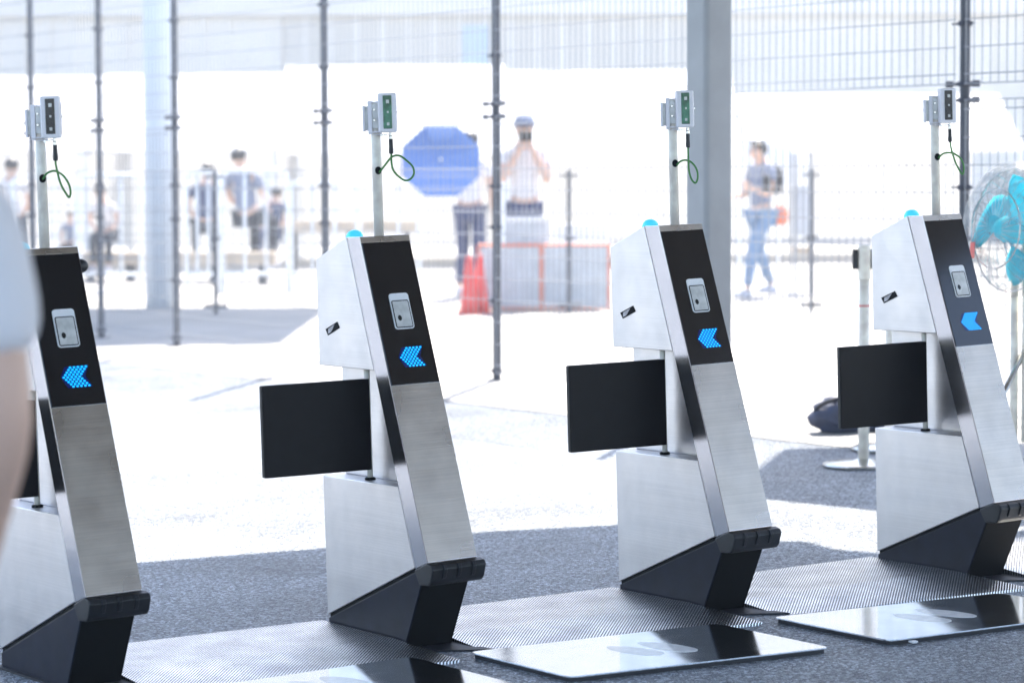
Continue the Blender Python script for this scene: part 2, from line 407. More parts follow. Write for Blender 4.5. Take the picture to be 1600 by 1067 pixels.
    obj('front_skirt', prism([(.5175, .2), (.5275, .2), (.4245, .001), (.4145, .001)], .006, GW-.006), 'gap', pl)
    b = prism([(.502, .240), (.570, .2665), (.596, .262), (.603, .250), (.590, .214), (.578, .202), (.528, .199)], -.006, GW+.008)
    bevel(b, .005, 3)
    bp_ = obj('bumper', b, 'rubber', root, smooth=False)
    b = bmesh.new()
    for k in range(3):
        vv = .035+.0485*k
        prism([(.580, .2655), (.601, .262), (.608, .250), (.597, .222), (.588, .222), (.590, .25)], vv-.006, vv+.006, bm=b)
    obj('bumper_rib', bevel(b, .0015, 1), 'rubber', bp_)
    # lamp dome, knob
    prof = [(.026, 0), (.026, .006), (.024, .015), (.018, .023), (.010, .0275), (.002, .029)]
    b = lathe(bmesh.new(), prof, 24, lambda x, y, z: (x+.150, y+.046, z+1.165)); obj('lamp_dome', b, 'cyan', root, smooth=True)
    b = lathe(bmesh.new(), [(.021, 0), (.021, .008), (.0195, .018), (.015, .027), (.008, .033), (.002, .035)], 20, lambda x, y, z: (x+.240, GW+z, y+1.122)); obj('side_knob', b, 'rubber', root, smooth=True)
    # mast
    PU, PV = .234, .078
    b = bmesh.new(); tube(b, [(PU, PV, 1.165), (PU, PV, 1.560)], .0142, 24); mast = obj('mast', b, 'pole', root, smooth=True)
    b = lathe(bmesh.new(), [(.0146, 0), (.0146, .003), (.010, .004)], 20, lambda x, y, z: (x+PU, y+PV, z+1.5595)); obj('mast_cap', b, 'white_plastic', mast)
    # frame of the head: X to the right of the view, Y away, built about the mast axis
    hd = empty('tmp'); 
    return root, mast, (PU, PV)

gate, mast, (PU, PV) = make_gate()
for o in [o for o in bpy.data.objects if o.name.startswith('tmp')]: bpy.data.objects.remove(o)
# local axes for "right of the view" and "towards the viewer" in gate coordinates
rx = Vector((U.x, V.x, 0)).normalized(); ry = Vector((-U.y, -V.y, 0)).normalized()
def hp(a, t, z): return Vector((PU, PV, 0)) + rx*a + ry*t + Vector((0, 0, z+(.010 if z > 1.39 else 0)))
def hbox(bm_, a, t, z, s, rot=0):
    c, s_ = math.cos(rot), math.sin(rot)
    P = []
    for i in (-1, 1):
        for j in (-1, 1):
            for k in (-1, 1):
                x, y = i*s[0]/2, j*s[1]/2
                P.append(hp(a+x*c-y*s_, t+x*s_+y*c, z+k*s[2]/2))
    v = [bm_.verts.new(p) for p in P]
    for f in ((0, 1, 3, 2), (4, 6, 7, 5), (0, 4, 5, 1), (2, 3, 7, 6), (0, 2, 6, 4), (1, 5, 7, 3)): bm_.faces.new([v[i] for i in f])
    return bm_
ROTH = R(-4)
HC = (.036, .030)
def hq(lx, ly):  # housing-local to head coords
    c, s_ = math.cos(ROTH), math.sin(ROTH); return HC[0]+lx*c-ly*s_, HC[1]+lx*s_+ly*c
hs = obj('sensor_housing', bevel(hbox(bmesh.new(), *HC, 1.520, (.053, .045, .113), ROTH), .006, 3), 'white_plastic', gate)
a, t = hq(0, .0232)
sw = obj('sensor_window', bevel(hbox(bmesh.new(), a, t, 1.522, (.025, .003, .095), ROTH), .001, 1), 'dark_glass', hs)
bl = bmesh.new()
for dz, r_ in ((.030, .0065), (0, .004), (-.034, .0055)):
    a, t = hq(0.001, .0256); hbox(bl, a, t, 1.522+dz, (r_*1.4, .0015, r_*1.6), ROTH)
obj('sensor_lens', bevel(bl, .001, 2), 'window_grey', hs)
b = bmesh.new()
hbox(b, -.015, .016, 1.507, (.012, .006, .096)); hbox(b, -.033, .004, 1.505, (.006, .030, .075)); hbox(b, .014, -.004, 1.50, (.006, .05, .09)); hbox(b, -.005, .016, 1.4655, (.03, .02, .004)); hbox(b, .02, .012, 1.4585, (.05, .03, .003)); hbox(b, -.0235, -.006, 1.505, (.02, .004, .07))
hbox(b, .062, .022, 1.516, (.003, .03, .085), ROTH)
brk = obj('mounting_bracket', bevel(b, .0008, 1), 'white_plastic', gate)
b = bmesh.new(); hbox(b, -.026, .002, 1.507, (.008, .024, .066)); hbox(b, 0, .0152, 1.512, (.016, .003, .07)); obj('bracket_shadow_gap', b, 'window_grey', brk)
b = bmesh.new()
for (aa, tt, zz, r_) in ((-.002, .018, 1.53, .003), (-.002, .018, 1.50, .003), (.018, .03, 1.455, .004), (.028, .03, 1.456, .004), (.066, .022, 1.521, .003)):
    lathe(b, [(r_, -.004), (r_, .004)], 8, lambda x, y, z, q=(aa, tt, zz): hp(q[0]+x, q[1]+z, q[2]+y))
obj('bolt', b, 'chrome', brk)
ca, ct = HC[0]+.008, HC[1]
b = lathe(bmesh.new(), [(.0065, 1.445), (.0065, 1.453), (.005, 1.455), (.005, 1.464)], 14, lambda x, y, z: tuple(hp(ca+x, ct+y, z)))
cn = obj('connector_nut', b, 'chrome', hs, smooth=False)
b = lathe(bmesh.new(), [(.0055, 1.402), (.007, 1.405), (.007, 1.415), (.0062, 1.42), (.0062, 1.447)], 14, lambda x, y, z: tuple(hp(ca+x, ct+y, z)))
obj('connector_sleeve', b, 'rubber', hs, smooth=False)
# hole in the mast (dark grommet patch)
b = lathe(bmesh.new(), [(.0105, 0), (.0105, .003), (.0085, .0035)], 18, lambda x, y, z: tuple(hp(.0045+x*.9, .0128+z, 1.365+y*1.1)))
gh = obj('cable_grommet', b, 'gap', mast)

def cable_mesh(pts):
    """pts: offsets right and up from the cable hole in metres"""
    n = len(pts); P = []
    for i, (a, z) in enumerate(pts):
        k = i/(n-1); t = ct*(1-k)+.014*k+.018*math.sin(math.pi*k)
        P.append(hp(a, t, 1.365+z))
    bm_ = bmesh.new(); tube(bm_, catmull(P, 6), .0030, 10)
    bmesh.ops.recalc_face_normals(bm_, faces=bm_.faces)
    for f in bm_.faces: f.smooth = True
    me = bpy.data.meshes.new('cable'); bm_.to_mesh(me); bm_.free(); me.materials.append(K['cable']); return me
PX = {  # traced cable loops relative to the hole, pixels
 0: ((62, 275), [(83, 249), (83.5, 256), (87, 268), (91, 282), (97, 294), (103, 303), (106, 296), (104, 284), (97, 272), (88, 265), (79, 263), (69, 267), (62, 276)], 576),
 1: ((590, 257), [(612, 231), (612, 240), (614, 252), (621, 262), (632, 270), (641, 268), (646, 260), (644, 250), (636, 242), (624, 239), (612, 241), (601, 248), (591, 260)], 540),
 2: ((1053, 249), [(1079, 224), (1078.5, 232), (1078, 244), (1078, 258), (1081, 271), (1086, 277), (1089, 272), (1089, 262), (1085, 253), (1078, 246), (1069, 243.5), (1061, 246), (1055, 252)], 508),
 3: ((1463, 240), [(1491, 217), (1492, 226), (1494, 237), (1498, 251), (1505, 265), (1507, 257), (1504, 246), (1498, 239), (1489, 234), (1480, 233), (1472, 235), (1464, 242)], 479)}
cm = {}
for k, ((hx, hy), pts, s) in PX.items():
    P = [((x-hx)/s+.005, -(y-hy)/s) for x, y in pts]
    dx, dz = ca-P[0][0], (1.404-1.365)-P[0][1]
    P = [(a+dx*(1-i/(len(P)-1)), z+dz*(1-i/(len(P)-1))) for i, (a, z) in enumerate(P)]
    cm[k] = cable_mesh(P)
cab = bpy.data.objects.new('cable', cm[1]); col.objects.link(cab); cab.parent = gate

GX = [(-1.4375, 8.0337), (-.5498, 8.5352), (.3371, 9.0667), (1.2238, 9.6231)]
GL = ['ticket gate nearest the person in white, half hidden by them, at the left edge',
      'ticket gate in front of the blue umbrella, its sensor window painted with a green reflection',
      'ticket gate standing just in front of the grey steel column',
      'ticket gate with the bluish display beside the cyan fan, farthest to the right']
gates = [gate] + [copy_tree(gate) for _ in range(3)]
for i, o in enumerate(gates):
    k = [1, 0, 2, 3][i]
    m = Matrix((U, V, N)).transposed().to_4x4(); m.translation = (GX[k][0], GX[k][1], gz(*GX[k])+.002)
    o.matrix_world = m
    tag(o, GL[k], 'ticket gate', 'ticket gates in a row')
    for ch in children(o):
        n0 = ch.name.split('.')[0]
        if n0 == 'cable': ch.data = cm[k]
        if n0 == 'sensor_housing' and k in (1, 2):
            for g2 in children(ch):
                if g2.name.startswith('sensor_window'):
                    me = g2.data.copy(); me.materials[0] = K['green_reflect']; g2.data = me
        if n0 == 'side_knob' and k != 0: bpy.data.objects.remove(ch)

# gate-frame point on the ground: u, v from the second gate
def G(u, v, h=0):
    x = BX+U.x*u+V.x*v; y = BY+U.y*u+V.y*v
    return Vector((x, y, gz(x, y)+h))

# ------------------------------------------------------------ tread ramps between the gates
RL = ['ridged metal ramp at the left between the first two gates', 'ridged metal ramp in the middle, behind the floor plate with the sharp glint',
      'ridged metal ramp between the column gate and the right gate', 'ridged metal ramp to the right of the last gate']
H_ = .026
prevm = None
GUV = [(-.082, -1.016), (0, 0), (.057, 1.032), (.094, 2.078), (.12, 3.14)]
for i in range(-1, 3):
    (ua, va), (ub, vb) = GUV[i+1], GUV[i+2]; v0 = va+.172; v1 = vb-.003
    bm = bmesh.new()
    prof = [(-.03, .0), (-.03, H_), (.375, H_), (.60, .005)]
    A = [bm.verts.new((u+ua, v0, h)) for u, h in prof]
    Bv = [bm.verts.new((u+ub+(.10 if j == 3 else 0), v1+(.02 if j == 3 else 0), h)) for j, (u, h) in enumerate(prof)]
    A2 = [bm.verts.new((u+ua, v0, -.01)) for u in (.60, -.03)]; B2_ = [bm.verts.new((u+ub, v1, -.01)) for u in (.70, -.03)]
    for j in range(3): bm.faces.new((A[j], A[j+1], Bv[j+1], Bv[j]))
    bm.faces.new((A[3], A2[0], B2_[0], Bv[3])); bm.faces.new((A[0], Bv[0], B2_[1], A2[1]))
    bm.faces.new((A[0], A[1], A[2], A[3], A2[0], A2[1])[::-1]); bm.faces.new((Bv[0], Bv[1], Bv[2], Bv[3], B2_[0], B2_[1]))
    o = obj('tread_ramp', bm, 'tread')
    m = Matrix((U, V, N)).transposed().to_4x4(); vm = (v0+v1)/2
    p0 = G(0, 0); zz = gz(*(G(0, vm)).xy)-V.z*vm
    m.translation = (BX, BY, zz)
    o.matrix_world = m
    tag(o, RL[i+1], 'ramp', 'metal ramps between the gates')

# dark rubber mats under each gate front
for i in range(-1, 3):
    uo, v = GUV[i+1]
    bm = bmesh.new()
    P = [(uo+a_, v+b__) for a_, b__ in ((-.02, -.012), (.40, -.012), (.47, .0), (.60, .20), (.50, .185), (-.02, .185))]
    lo = [bm.verts.new(G(u, w, -.004)) for u, w in P]; hi = [bm.verts.new(G(u, w, .0055)) for u, w in P]
    bm.faces.new(lo); bm.faces.new(hi[::-1])
    for j in range(len(P)): bm.faces.new((lo[j], hi[j], hi[(j+1) % len(P)], lo[(j+1) % len(P)]))
    o = obj('rubber_mat', bm, 'plate_edge')
    tag(o, ['black rubber base mat under the gate at the left edge', 'black rubber base mat under the gate in front of the umbrella',
            'black rubber base mat under the gate at the steel column', 'black rubber base mat under the gate by the fan'][i+1], 'mat', 'rubber mats under the gates')

# ------------------------------------------------------------ mirror floor plates with footprints
def rounded(P, r, n=4):
    out = []
    for i in range(len(P)):
        a, b, c = Vector(P[i-1]), Vector(P[i]), Vector(P[(i+1) % len(P)])
        p = b+(a-b).normalized()*r; q = b+(c-b).normalized()*r
        for k in range(n+1):
            t = k/n; out.append((1-t)**2*p+2*t*(1-t)*b+t*t*q)
    return out
def foot_poly(cu, cv, L, Wd, ang):
    out = []
    for k in range(28):
        a = 2*math.pi*k/28; x = math.cos(a)*L/2; w = Wd/2*(1+.22*math.cos(a)-.25*max(0, math.cos(2*a)*-math.cos(a)))
        y = math.sin(a)*w
        out.append((cu+x*math.cos(ang)-y*math.sin(ang), cv+x*math.sin(ang)+y*math.cos(ang)))
    return out
quads = [([(.635, -.86), (.595, -.085), (1.15, -.085), (1.12, -.86)], 'mirror floor plate at the bottom edge left of the middle, only its far corner showing', [(.80, -.52, .17), (.80, -.42, .17)]),
         ([(.64, .08), (.717, .906), (1.24, .899), (1.135, .078)], 'mirror floor plate with white footprints in front of the middle ramp', [(.925, .447, .18), (.935, .553, .19)]),
         ([(.735, 1.10), (.845, 1.92), (1.32, 1.93), (1.263, 1.097)], 'mirror floor plate with white footprints at the right, in front of the fan gate', [(1.035, 1.422, .18), (1.015, 1.535, .19)])]
for q, lab, feet in quads:
    c = Vector((sum(p[0] for p in q)/4, sum(p[1] for p in q)/4))
    root = empty('floor_plate', G(c.x, c.y)); tag(root, lab, 'floor plate', 'mirror floor plates')
    def layer(P, h0, h1, name, m, par):
        bm_ = bmesh.new(); O = root.location
        lo = [bm_.verts.new(G(p[0], p[1], h0)-O) for p in P]; hi = [bm_.verts.new(G(p[0], p[1], h1)-O) for p in P]
        bm_.faces.new(lo); bm_.faces.new(hi[::-1])
        for j in range(len(P)): bm_.faces.new((lo[j], hi[j], hi[(j+1) % len(P)], lo[(j+1) % len(P)]))
        return obj(name, bm_, m, par)
    Pq = rounded(q, .03)
    inn = [(c + (Vector(p)-c)*.985) for p in Pq]
    layer(inn, -.003, .0115, 'rubber_backing', 'plate_edge', root)
    sh = layer(Pq, .012, .0165, 'mirror_sheet', 'plate', root)
    bv = bmesh.new(); bv.from_mesh(sh.data); bmesh.ops.bevel(bv, geom=bv.edges[:], offset=.0014, segments=2, affect='EDGES'); bv.to_mesh(sh.data); bv.free()
    for k, (cu, cv, L) in enumerate(feet):
        layer(foot_poly(cu, cv, L*1.18, .088, R(9)), .0165, .0170, 'footprint', 'foot', sh)
# little scraps of paper on the asphalt
for j, (u, v, lab) in enumerate(((1.29, 1.17, 'torn white paper scrap on the asphalt in front of the right floor plate'), (1.235, 1.33, 'small white paper strip beside the edge of the right floor plate'))):
    bm = bmesh.new()
    for k in range(3):
        box(bm, G(u+random.uniform(-.012, .012), v+random.uniform(-.02, .02), .010), (.012, .018, .004), None)
    bmesh.ops.rotate(bm, verts=bm.verts, cent=G(u, v, .01), matrix=Matrix.Rotation(.3, 3, 'Z'))
    tag(obj('paper_scrap', bm, 'white'), lab, 'litter')

# ------------------------------------------------------------ mesh fence (posts on a line receding to the left)
FX, FY, FT = -2.3792, 20.4606, .572
fd = Vector((math.sin(FT), -math.cos(FT), 0)); fn_ = Vector((math.cos(FT), math.sin(FT), 0))
fence = empty('mesh_fence', (FX, FY, FLAT)); tag(fence, 'tall galvanised wire mesh fence on dark posts behind the gates', 'fence')
ts = [-3.8, -2.53, -1.27, 0, 2.173, 4.230, 6.26, 8.297, 10.33, 12.36]
CZ = [.06, .47, .90, 1.14, 1.545, 1.62, 1.90, 2.30, 2.72, 3.1]
post0 = None
for i, t in enumerate(ts):
    base = fd*t
    if post0 is None:
        b = bmesh.new(); tube(b, [(0, 0, 0), (0, 0, 3.35)], .0243, 16); lathe(b, [(.07, 0), (.07, .008), (.03, .012)], 12)
        post0 = obj('post', b, 'post', fence, smooth=False)
        b = bmesh.new()
        rz = Matrix.Rotation(math.atan2(fd.y, fd.x), 3, 'Z')
        for z in CZ:
            big = z in (1.545, 1.62)
            lathe(b, [(.031, z-.012), (.034, z-.008), (.034, z+.008), (.031, z+.012)], 12)
            L_ = .10 if big else .075
            for s_ in (-1, 1):
                box(b, (s_*L_/2, -.012, z), (L_, .012, .016 if big else .008), rz.to_4x4())
                if big: box(b, (s_*L_*.93, -.014, z), (.02, .03, .03), rz.to_4x4())
        cl0 = obj('clamp', b, 'clamp', post0)
        post0.location = base; po = post0
    else:
        po = copy_tree(post0, fence); po.location = base
for a, c in zip(ts, ts[1:]):
    for z0, z1 in ((.05, 1.545), (1.62, 3.25)):
        b = bmesh.new(); off = fn_*-.03
        L_ = c-a-.08; n = int(L_/.055)
        P = lambda t, z: tuple(fd*t+off+Vector((0, 0, z)))
        for k in range(n+1):
            t = a+.04+L_*k/n; tube(b, [P(t, z0), P(t, z1)], .0024, 4, False)
        z = z0; hs_ = [z0, z1]
        hs_ += [z0+.045, z1-.042]
        z = z0+.17
        while z < z1-.08: hs_.append(z); z += .128
        for k, z in enumerate(hs_): tube(b, [P(a+.03, z), P(c-.03, z)], .0032 if k < 4 else .0026, 4, False)
        obj('mesh_panel', b, 'wire', fence, recalc=False)

# ------------------------------------------------------------ steel column and canopy
def h_column(loc, h, label, rz=0):
    b = bmesh.new(); hw, cr_ = .073, .024; poly = []
    for sx, sy, a0 in ((1, 1, 0), (-1, 1, 90), (-1, -1, 180), (1, -1, 270)):
        for k in range(7):
            a = R(a0+15*k); poly.append((sx*(hw-cr_)+cr_*math.cos(a), sy*(hw-cr_)+cr_*math.sin(a)))
    prism([(p, q) for p, q in poly], 0, h, lambda p, a_, q: (p, q, a_), b)
    r_ = empty('steel_column', loc); obj('shaft', b, 'column', r_)
    b = bmesh.new(); box(b, (0, 0, .008), (.28, .26, .016)); obj('base_plate', bevel(b, .002, 1), 'column', r_)
    r_.rotation_euler = (0, 0, math.atan2(U.y, U.x)); tag(r_, label, 'column', 'steel columns of the canopy')
    return r_
RH = 4.5
cx = .822; cy = 12.03
colm = h_column((cx, cy, gz(cx, cy)), RH-gz(cx, cy)-.002, 'grey steel column rising behind the third gate')
for (x, y) in ((6.0, 1.0), (-4, -.8), (-4, 5.5), (4.3, 14.9), (6.0, -.8)):
    c2 = copy_tree(colm); c2.location = (x, y, gz(x, y)); c2['label'] = 'grey steel column of the canopy outside the view'
sh = (RH-.2)/math.tan(SUN_EL)
SH = Vector((math.sin(SUN_AZ)*sh, math.cos(SUN_AZ)*sh, 0))
def roof(P, name, label):
    b = bmesh.new(); P = [Vector((x, y, 0))+SH for x, y in P]
    lo = [b.verts.new((p.x, p.y, RH)) for p in P]; hi = [b.verts.new((p.x, p.y, RH+.12)) for p in P]
    b.faces.new(lo[::-1]); b.faces.new(hi)
    for i in range(len(P)): b.faces.new((lo[i], lo[(i+1) % len(P)], hi[(i+1) % len(P)], hi[i]))
    o = obj(name, b, 'roof'); tag(o, label, 'roof')
    return o
roof([(-5, 8.48), (-1.32, 10.08), (-.45, 10.45), (-.1, 10.70), (.40, 10.82), (.78, 10.70), (.95, 10.28), (1.05, 10.26), (1.13, 10.05), (1.25, 9.95), (1.38, 9.9), (1.62, 9.4), (2.6, 8.0), (7.5, 6.2), (7.5, -4.4), (-5, -4.4)], 'shade_roof', 'flat canopy roof over the ticket gates, above the view')  # outer edges shaped for gate reflections and fill light
roof([(.85, 11.66), (1.0, 12.14), (1.22, 13.0), (2.6, 12.8), (3.0, 9.2)], 'shade_roof', 'unseen shade panel added beyond the main roof to cast a ground shadow')  # added out of view to cast the shade patch behind the gates

# ------------------------------------------------------------ stanchion, bag
def stanchion(px, d, label):
    x = far(px, d); r_ = empty('belt_stanchion', (x, d, gz(x, d))); tag(r_, label, 'stanchion', 'belt stanchions behind the right gate')
    obj('base', lathe(bmesh.new(), [(.178, 0), (.178, .006), (.16, .014), (.05, .022), (.03, .03)], 36), 'chrome', r_, smooth=True)
    obj('pole', tube(bmesh.new(), [(0, 0, .02), (0, 0, .82)], .024, 20), 'pole', r_, smooth=True)
    hd = obj('belt_head', lathe(bmesh.new(), [(.029, .80), (.029, .935), (.025, .945)], 20), 'pole', r_, smooth=False)
    for s_ in (-1, 1): b = bmesh.new(); box(b, (s_*.040, 0, .885), (.022, .034, .085)); obj('belt_cassette', bevel(b, .003, 2), 'rubber', hd)
    obj('ring', lathe(bmesh.new(), [(.0248, .683), (.0248, .689)], 20), 'red', r_)
stanchion(1351, 12.35, 'steel belt stanchion with black cassettes just left of the right gate')
stanchion(1392, 12.9, 'belt stanchion mostly hidden behind the right gate, its base showing')

def blob(loc, s, seed, name, m, parent=None, sub=4, amp=.16):
    b = bmesh.new(); bmesh.ops.create_icosphere(b, subdivisions=sub, radius=1); rnd = random.Random(seed)
    ks = [(Vector((rnd.gauss(0, 1), rnd.gauss(0, 1), rnd.gauss(0, 1)))*2.2, rnd.uniform(0, 6)) for _ in range(9)]
    for v in b.verts:
        d = sum(abs(math.sin(k.dot(v.co)+p)) for k, p in ks)/9-.6
        v.co = Vector((v.co.x*s[0], v.co.y*s[1], v.co.z*s[2]))*(1+amp*d*2)
        v.co.z = max(v.co.z, -s[2]*.8)
    o = obj(name, b, m, parent, smooth=True); o.location = loc
    return o
dx = 13.6; bx = far(1308, dx)
bag = empty('duffel_bag', (bx, dx, gz(bx, dx))); tag(bag, 'dark navy duffel bag lying on the ground behind the right flap', 'bag')
blob((.02, 0, .075), (.145, .10, .088), 3, 'body', 'bagcloth', bag, amp=.38)
blob((.20, .03, .06), (.14, .09, .07), 5, 'side_pocket', 'bagcloth', bag, amp=.38)
obj('carry_strap', tube(bmesh.new(), catmull([(-.11, -.03, .06), (-.09, -.05, .13), (0, -.06, .165), (.08, -.05, .15), (.13, -.04, .08)], 5), .009, 6), 'blackcloth', bag, smooth=True)

# ------------------------------------------------------------ fan
fd_ = 10.9; fx_ = far(1581, fd_); fz_ = hz(361, fd_)
fan = empty('pedestal_fan', (fx_, fd_, gz(fx_, fd_))); tag(fan, 'large cyan bladed pedestal fan wrapped in crinkled clear film at the right edge', 'fan')
fh = fz_-gz(fx_, fd_)
ax = Vector((-.88, -.46, .06)).normalized(); e1 = Vector((0, 0, 1)).cross(ax).normalized(); e2 = ax.cross(e1)
def fp(x, y, z): return tuple(Vector((0, 0, fh))+e1*x+e2*y+ax*z)
filmm = bpy.data.materials.new('crinkled_film'); filmm.use_nodes = True
n = filmm.node_tree; b_ = n.nodes['Principled BSDF']; b_.inputs['Base Color'].default_value = (.40, .40, .41, 1); b_.inputs['Roughness'].default_value = .3
trn = n.nodes.new('ShaderNodeBsdfTransparent'); mxs = n.nodes.new('ShaderNodeMixShader')
tcn = n.nodes.new('ShaderNodeTexCoord'); non = n.nodes.new('ShaderNodeTexNoise'); non.inputs['Scale'].default_value = 9; non.inputs['Detail'].default_value = 5; non.inputs['Distortion'].default_value = .6
rmp = n.nodes.new('ShaderNodeMapRange'); rmp.inputs[1].default_value = .42; rmp.inputs[2].default_value = .68; rmp.inputs[3].default_value = .16; rmp.inputs[4].default_value = .6
n.links.new(tcn.outputs['Object'], non.inputs['Vector']); n.links.new(non.outputs['Fac'], rmp.inputs[0]); n.links.new(rmp.outputs[0], mxs.inputs[0])
n.links.new(trn.outputs[0], mxs.inputs[1]); n.links.new(b_.outputs[0], mxs.inputs[2]); n.links.new(mxs.outputs[0], n.nodes['Material Output'].inputs[0])
bpn = n.nodes.new('ShaderNodeBump'); bpn.inputs['Strength'].default_value = 1; bpn.inputs['Distance'].default_value = .02
n.links.new(non.outputs['Fac'], bpn.inputs['Height']); n.links.new(bpn.outputs[0], b_.inputs['Normal'])
K['film'] = filmm
# cage
b = bmesh.new(); RF = .235
for k in range(30):
    a = 2*math.pi*k/30
    for sg in (1, -1):
        tube(b, [fp(r_*math.cos(a+sg*.25*(r_/RF)), r_*math.sin(a+sg*.25*(r_/RF)), sg*z) for r_, z in ((.05, .085), (.13, .08), (.2, .055), (RF, .005))], .0010, 4, False)
for r_, z in ((RF, 0), (.15, .077), (.15, -.077)):
    tube(b, [fp(r_*math.cos(a*math.pi/24), r_*math.sin(a*math.pi/24), z) for a in range(49)], .003, 6, False)
obj('cage', b, 'chrome', fan, recalc=False)
b = bmesh.new()
for k in range(3):
    a0 = k*2*math.pi/3+.55; gridv = []
    for i in range(7):
        r_ = .045+.165*i/6; half = R(16+26*math.sin(math.pi*(i+1.2)/8.5)); row = []
        for j in range(7):
            s_ = -1+2*j/6; a = a0+half*s_+.35*(i/6); row.append(b.verts.new(fp(r_*math.cos(a), r_*math.sin(a), .035*s_)))
        gridv.append(row)
    for i in range(6):
        for j in range(6): b.faces.new((gridv[i][j], gridv[i][j+1], gridv[i+1][j+1], gridv[i+1][j]))
bl = obj('blades', b, 'fan_blade', fan, smooth=True)
md = bl.modifiers.new('thick', 'SOLIDIFY'); md.thickness = .003
obj('hub', lathe(bmesh.new(), [(.05, -.1), (.055, -.06), (.05, .03), (.035, .06), (.01, .07)], 24, fp), 'fan_blade', fan, smooth=True)
obj('motor', lathe(bmesh.new(), [(.03, -.22), (.06, -.2), (.065, -.1)], 20, fp), 'rubber', fan, smooth=True)
b = bmesh.new(); bmesh.ops.create_icosphere(b, subdivisions=5, radius=1); rnd = random.Random(11)
ks = [(Vector((rnd.gauss(0, 1), rnd.gauss(0, 1), rnd.gauss(0, 1)))*5, rnd.uniform(0, 6)) for _ in range(14)]
for v in b.verts:
    d = sum(abs(math.sin(k.dot(v.co)+p)) for k, p in ks)/14-.62; q = v.co.copy()
    v.co = Vector(fp(q.x*.256*(1+d*.12), q.y*.256*(1+d*.12), q.z*.125*(1+d*.45)))
obj('clear_film', b, filmm, fan, smooth=True)
for qx, qy, qz in ((-.215, -.045, .075), (-.06, -.085, .135)):
    b = bmesh.new(); c_ = Vector(fp(qx, qy, qz)); h1_, h2_ = e1*.040+ax*.02, e2*.030
    P = [c_-h1_-h2_, c_+h1_-h2_, c_+h1_+h2_, c_-h1_+h2_]; p = [b.verts.new(x) for x in P]; q = [b.verts.new(x-ax*.003) for x in P]; b.faces.new(p); b.faces.new(q[::-1])
    for i in range(4): b.faces.new((p[i], q[i], q[(i+1) % 4], p[(i+1) % 4]))
    obj('red_tag', b, 'red', fan)
b = bmesh.new(); rear = Vector(fp(0.02, 0, -.06)); foot = Vector((rear.x, rear.y, 0)); obj('side_tube', tube(bmesh.new(), [foot+Vector((-.045, .02, .02)), foot+Vector((-.045, .02, fh-.1))], 0.016, 12), 'pole', fan, smooth=True)
tube(b, [foot+Vector((0, 0, .25)), rear], .02, 14); obj('stand_pole', b, 'pole', fan, smooth=True)
for k in range(3):
    a = R(75+120*k); obj('leg', tube(bmesh.new(), [foot+Vector((0, 0, .62)), foot+Vector((.32*math.cos(a), .32*math.sin(a), .012))], .012, 10), 'chrome', fan, smooth=True)

# ------------------------------------------------------------ people
def skinmesh(name, V_, E_, m, parent, root=0, sub=2):
    me = bpy.data.meshes.new(name); me.from_pydata([v[0] for v in V_], E_, [])
    o = bpy.data.objects.new(name, me); col.objects.link(o)
    md = o.modifiers.new('s', 'SKIN'); md.use_smooth_shade = True
    for i, v in enumerate(V_):
        sv = me.skin_vertices[0].data[i]; r_ = v[1]; sv.radius = (r_, r_) if not isinstance(r_, tuple) else r_
        sv.use_root = (i == root)
    o.modifiers.new('u', 'SUBSURF').levels = sub
    o.modifiers['u'].render_levels = sub
    dg = bpy.context.evaluated_depsgraph_get(); me2 = bpy.data.meshes.new_from_object(o.evaluated_get(dg))
    bpy.data.objects.remove(o)
    me2.materials.clear(); me2.materials.append(K[m]); me2.name = name
    for p in me2.polygons: p.use_smooth = True
    o = bpy.data.objects.new(name, me2); col.objects.link(o); o.parent = parent
    return o
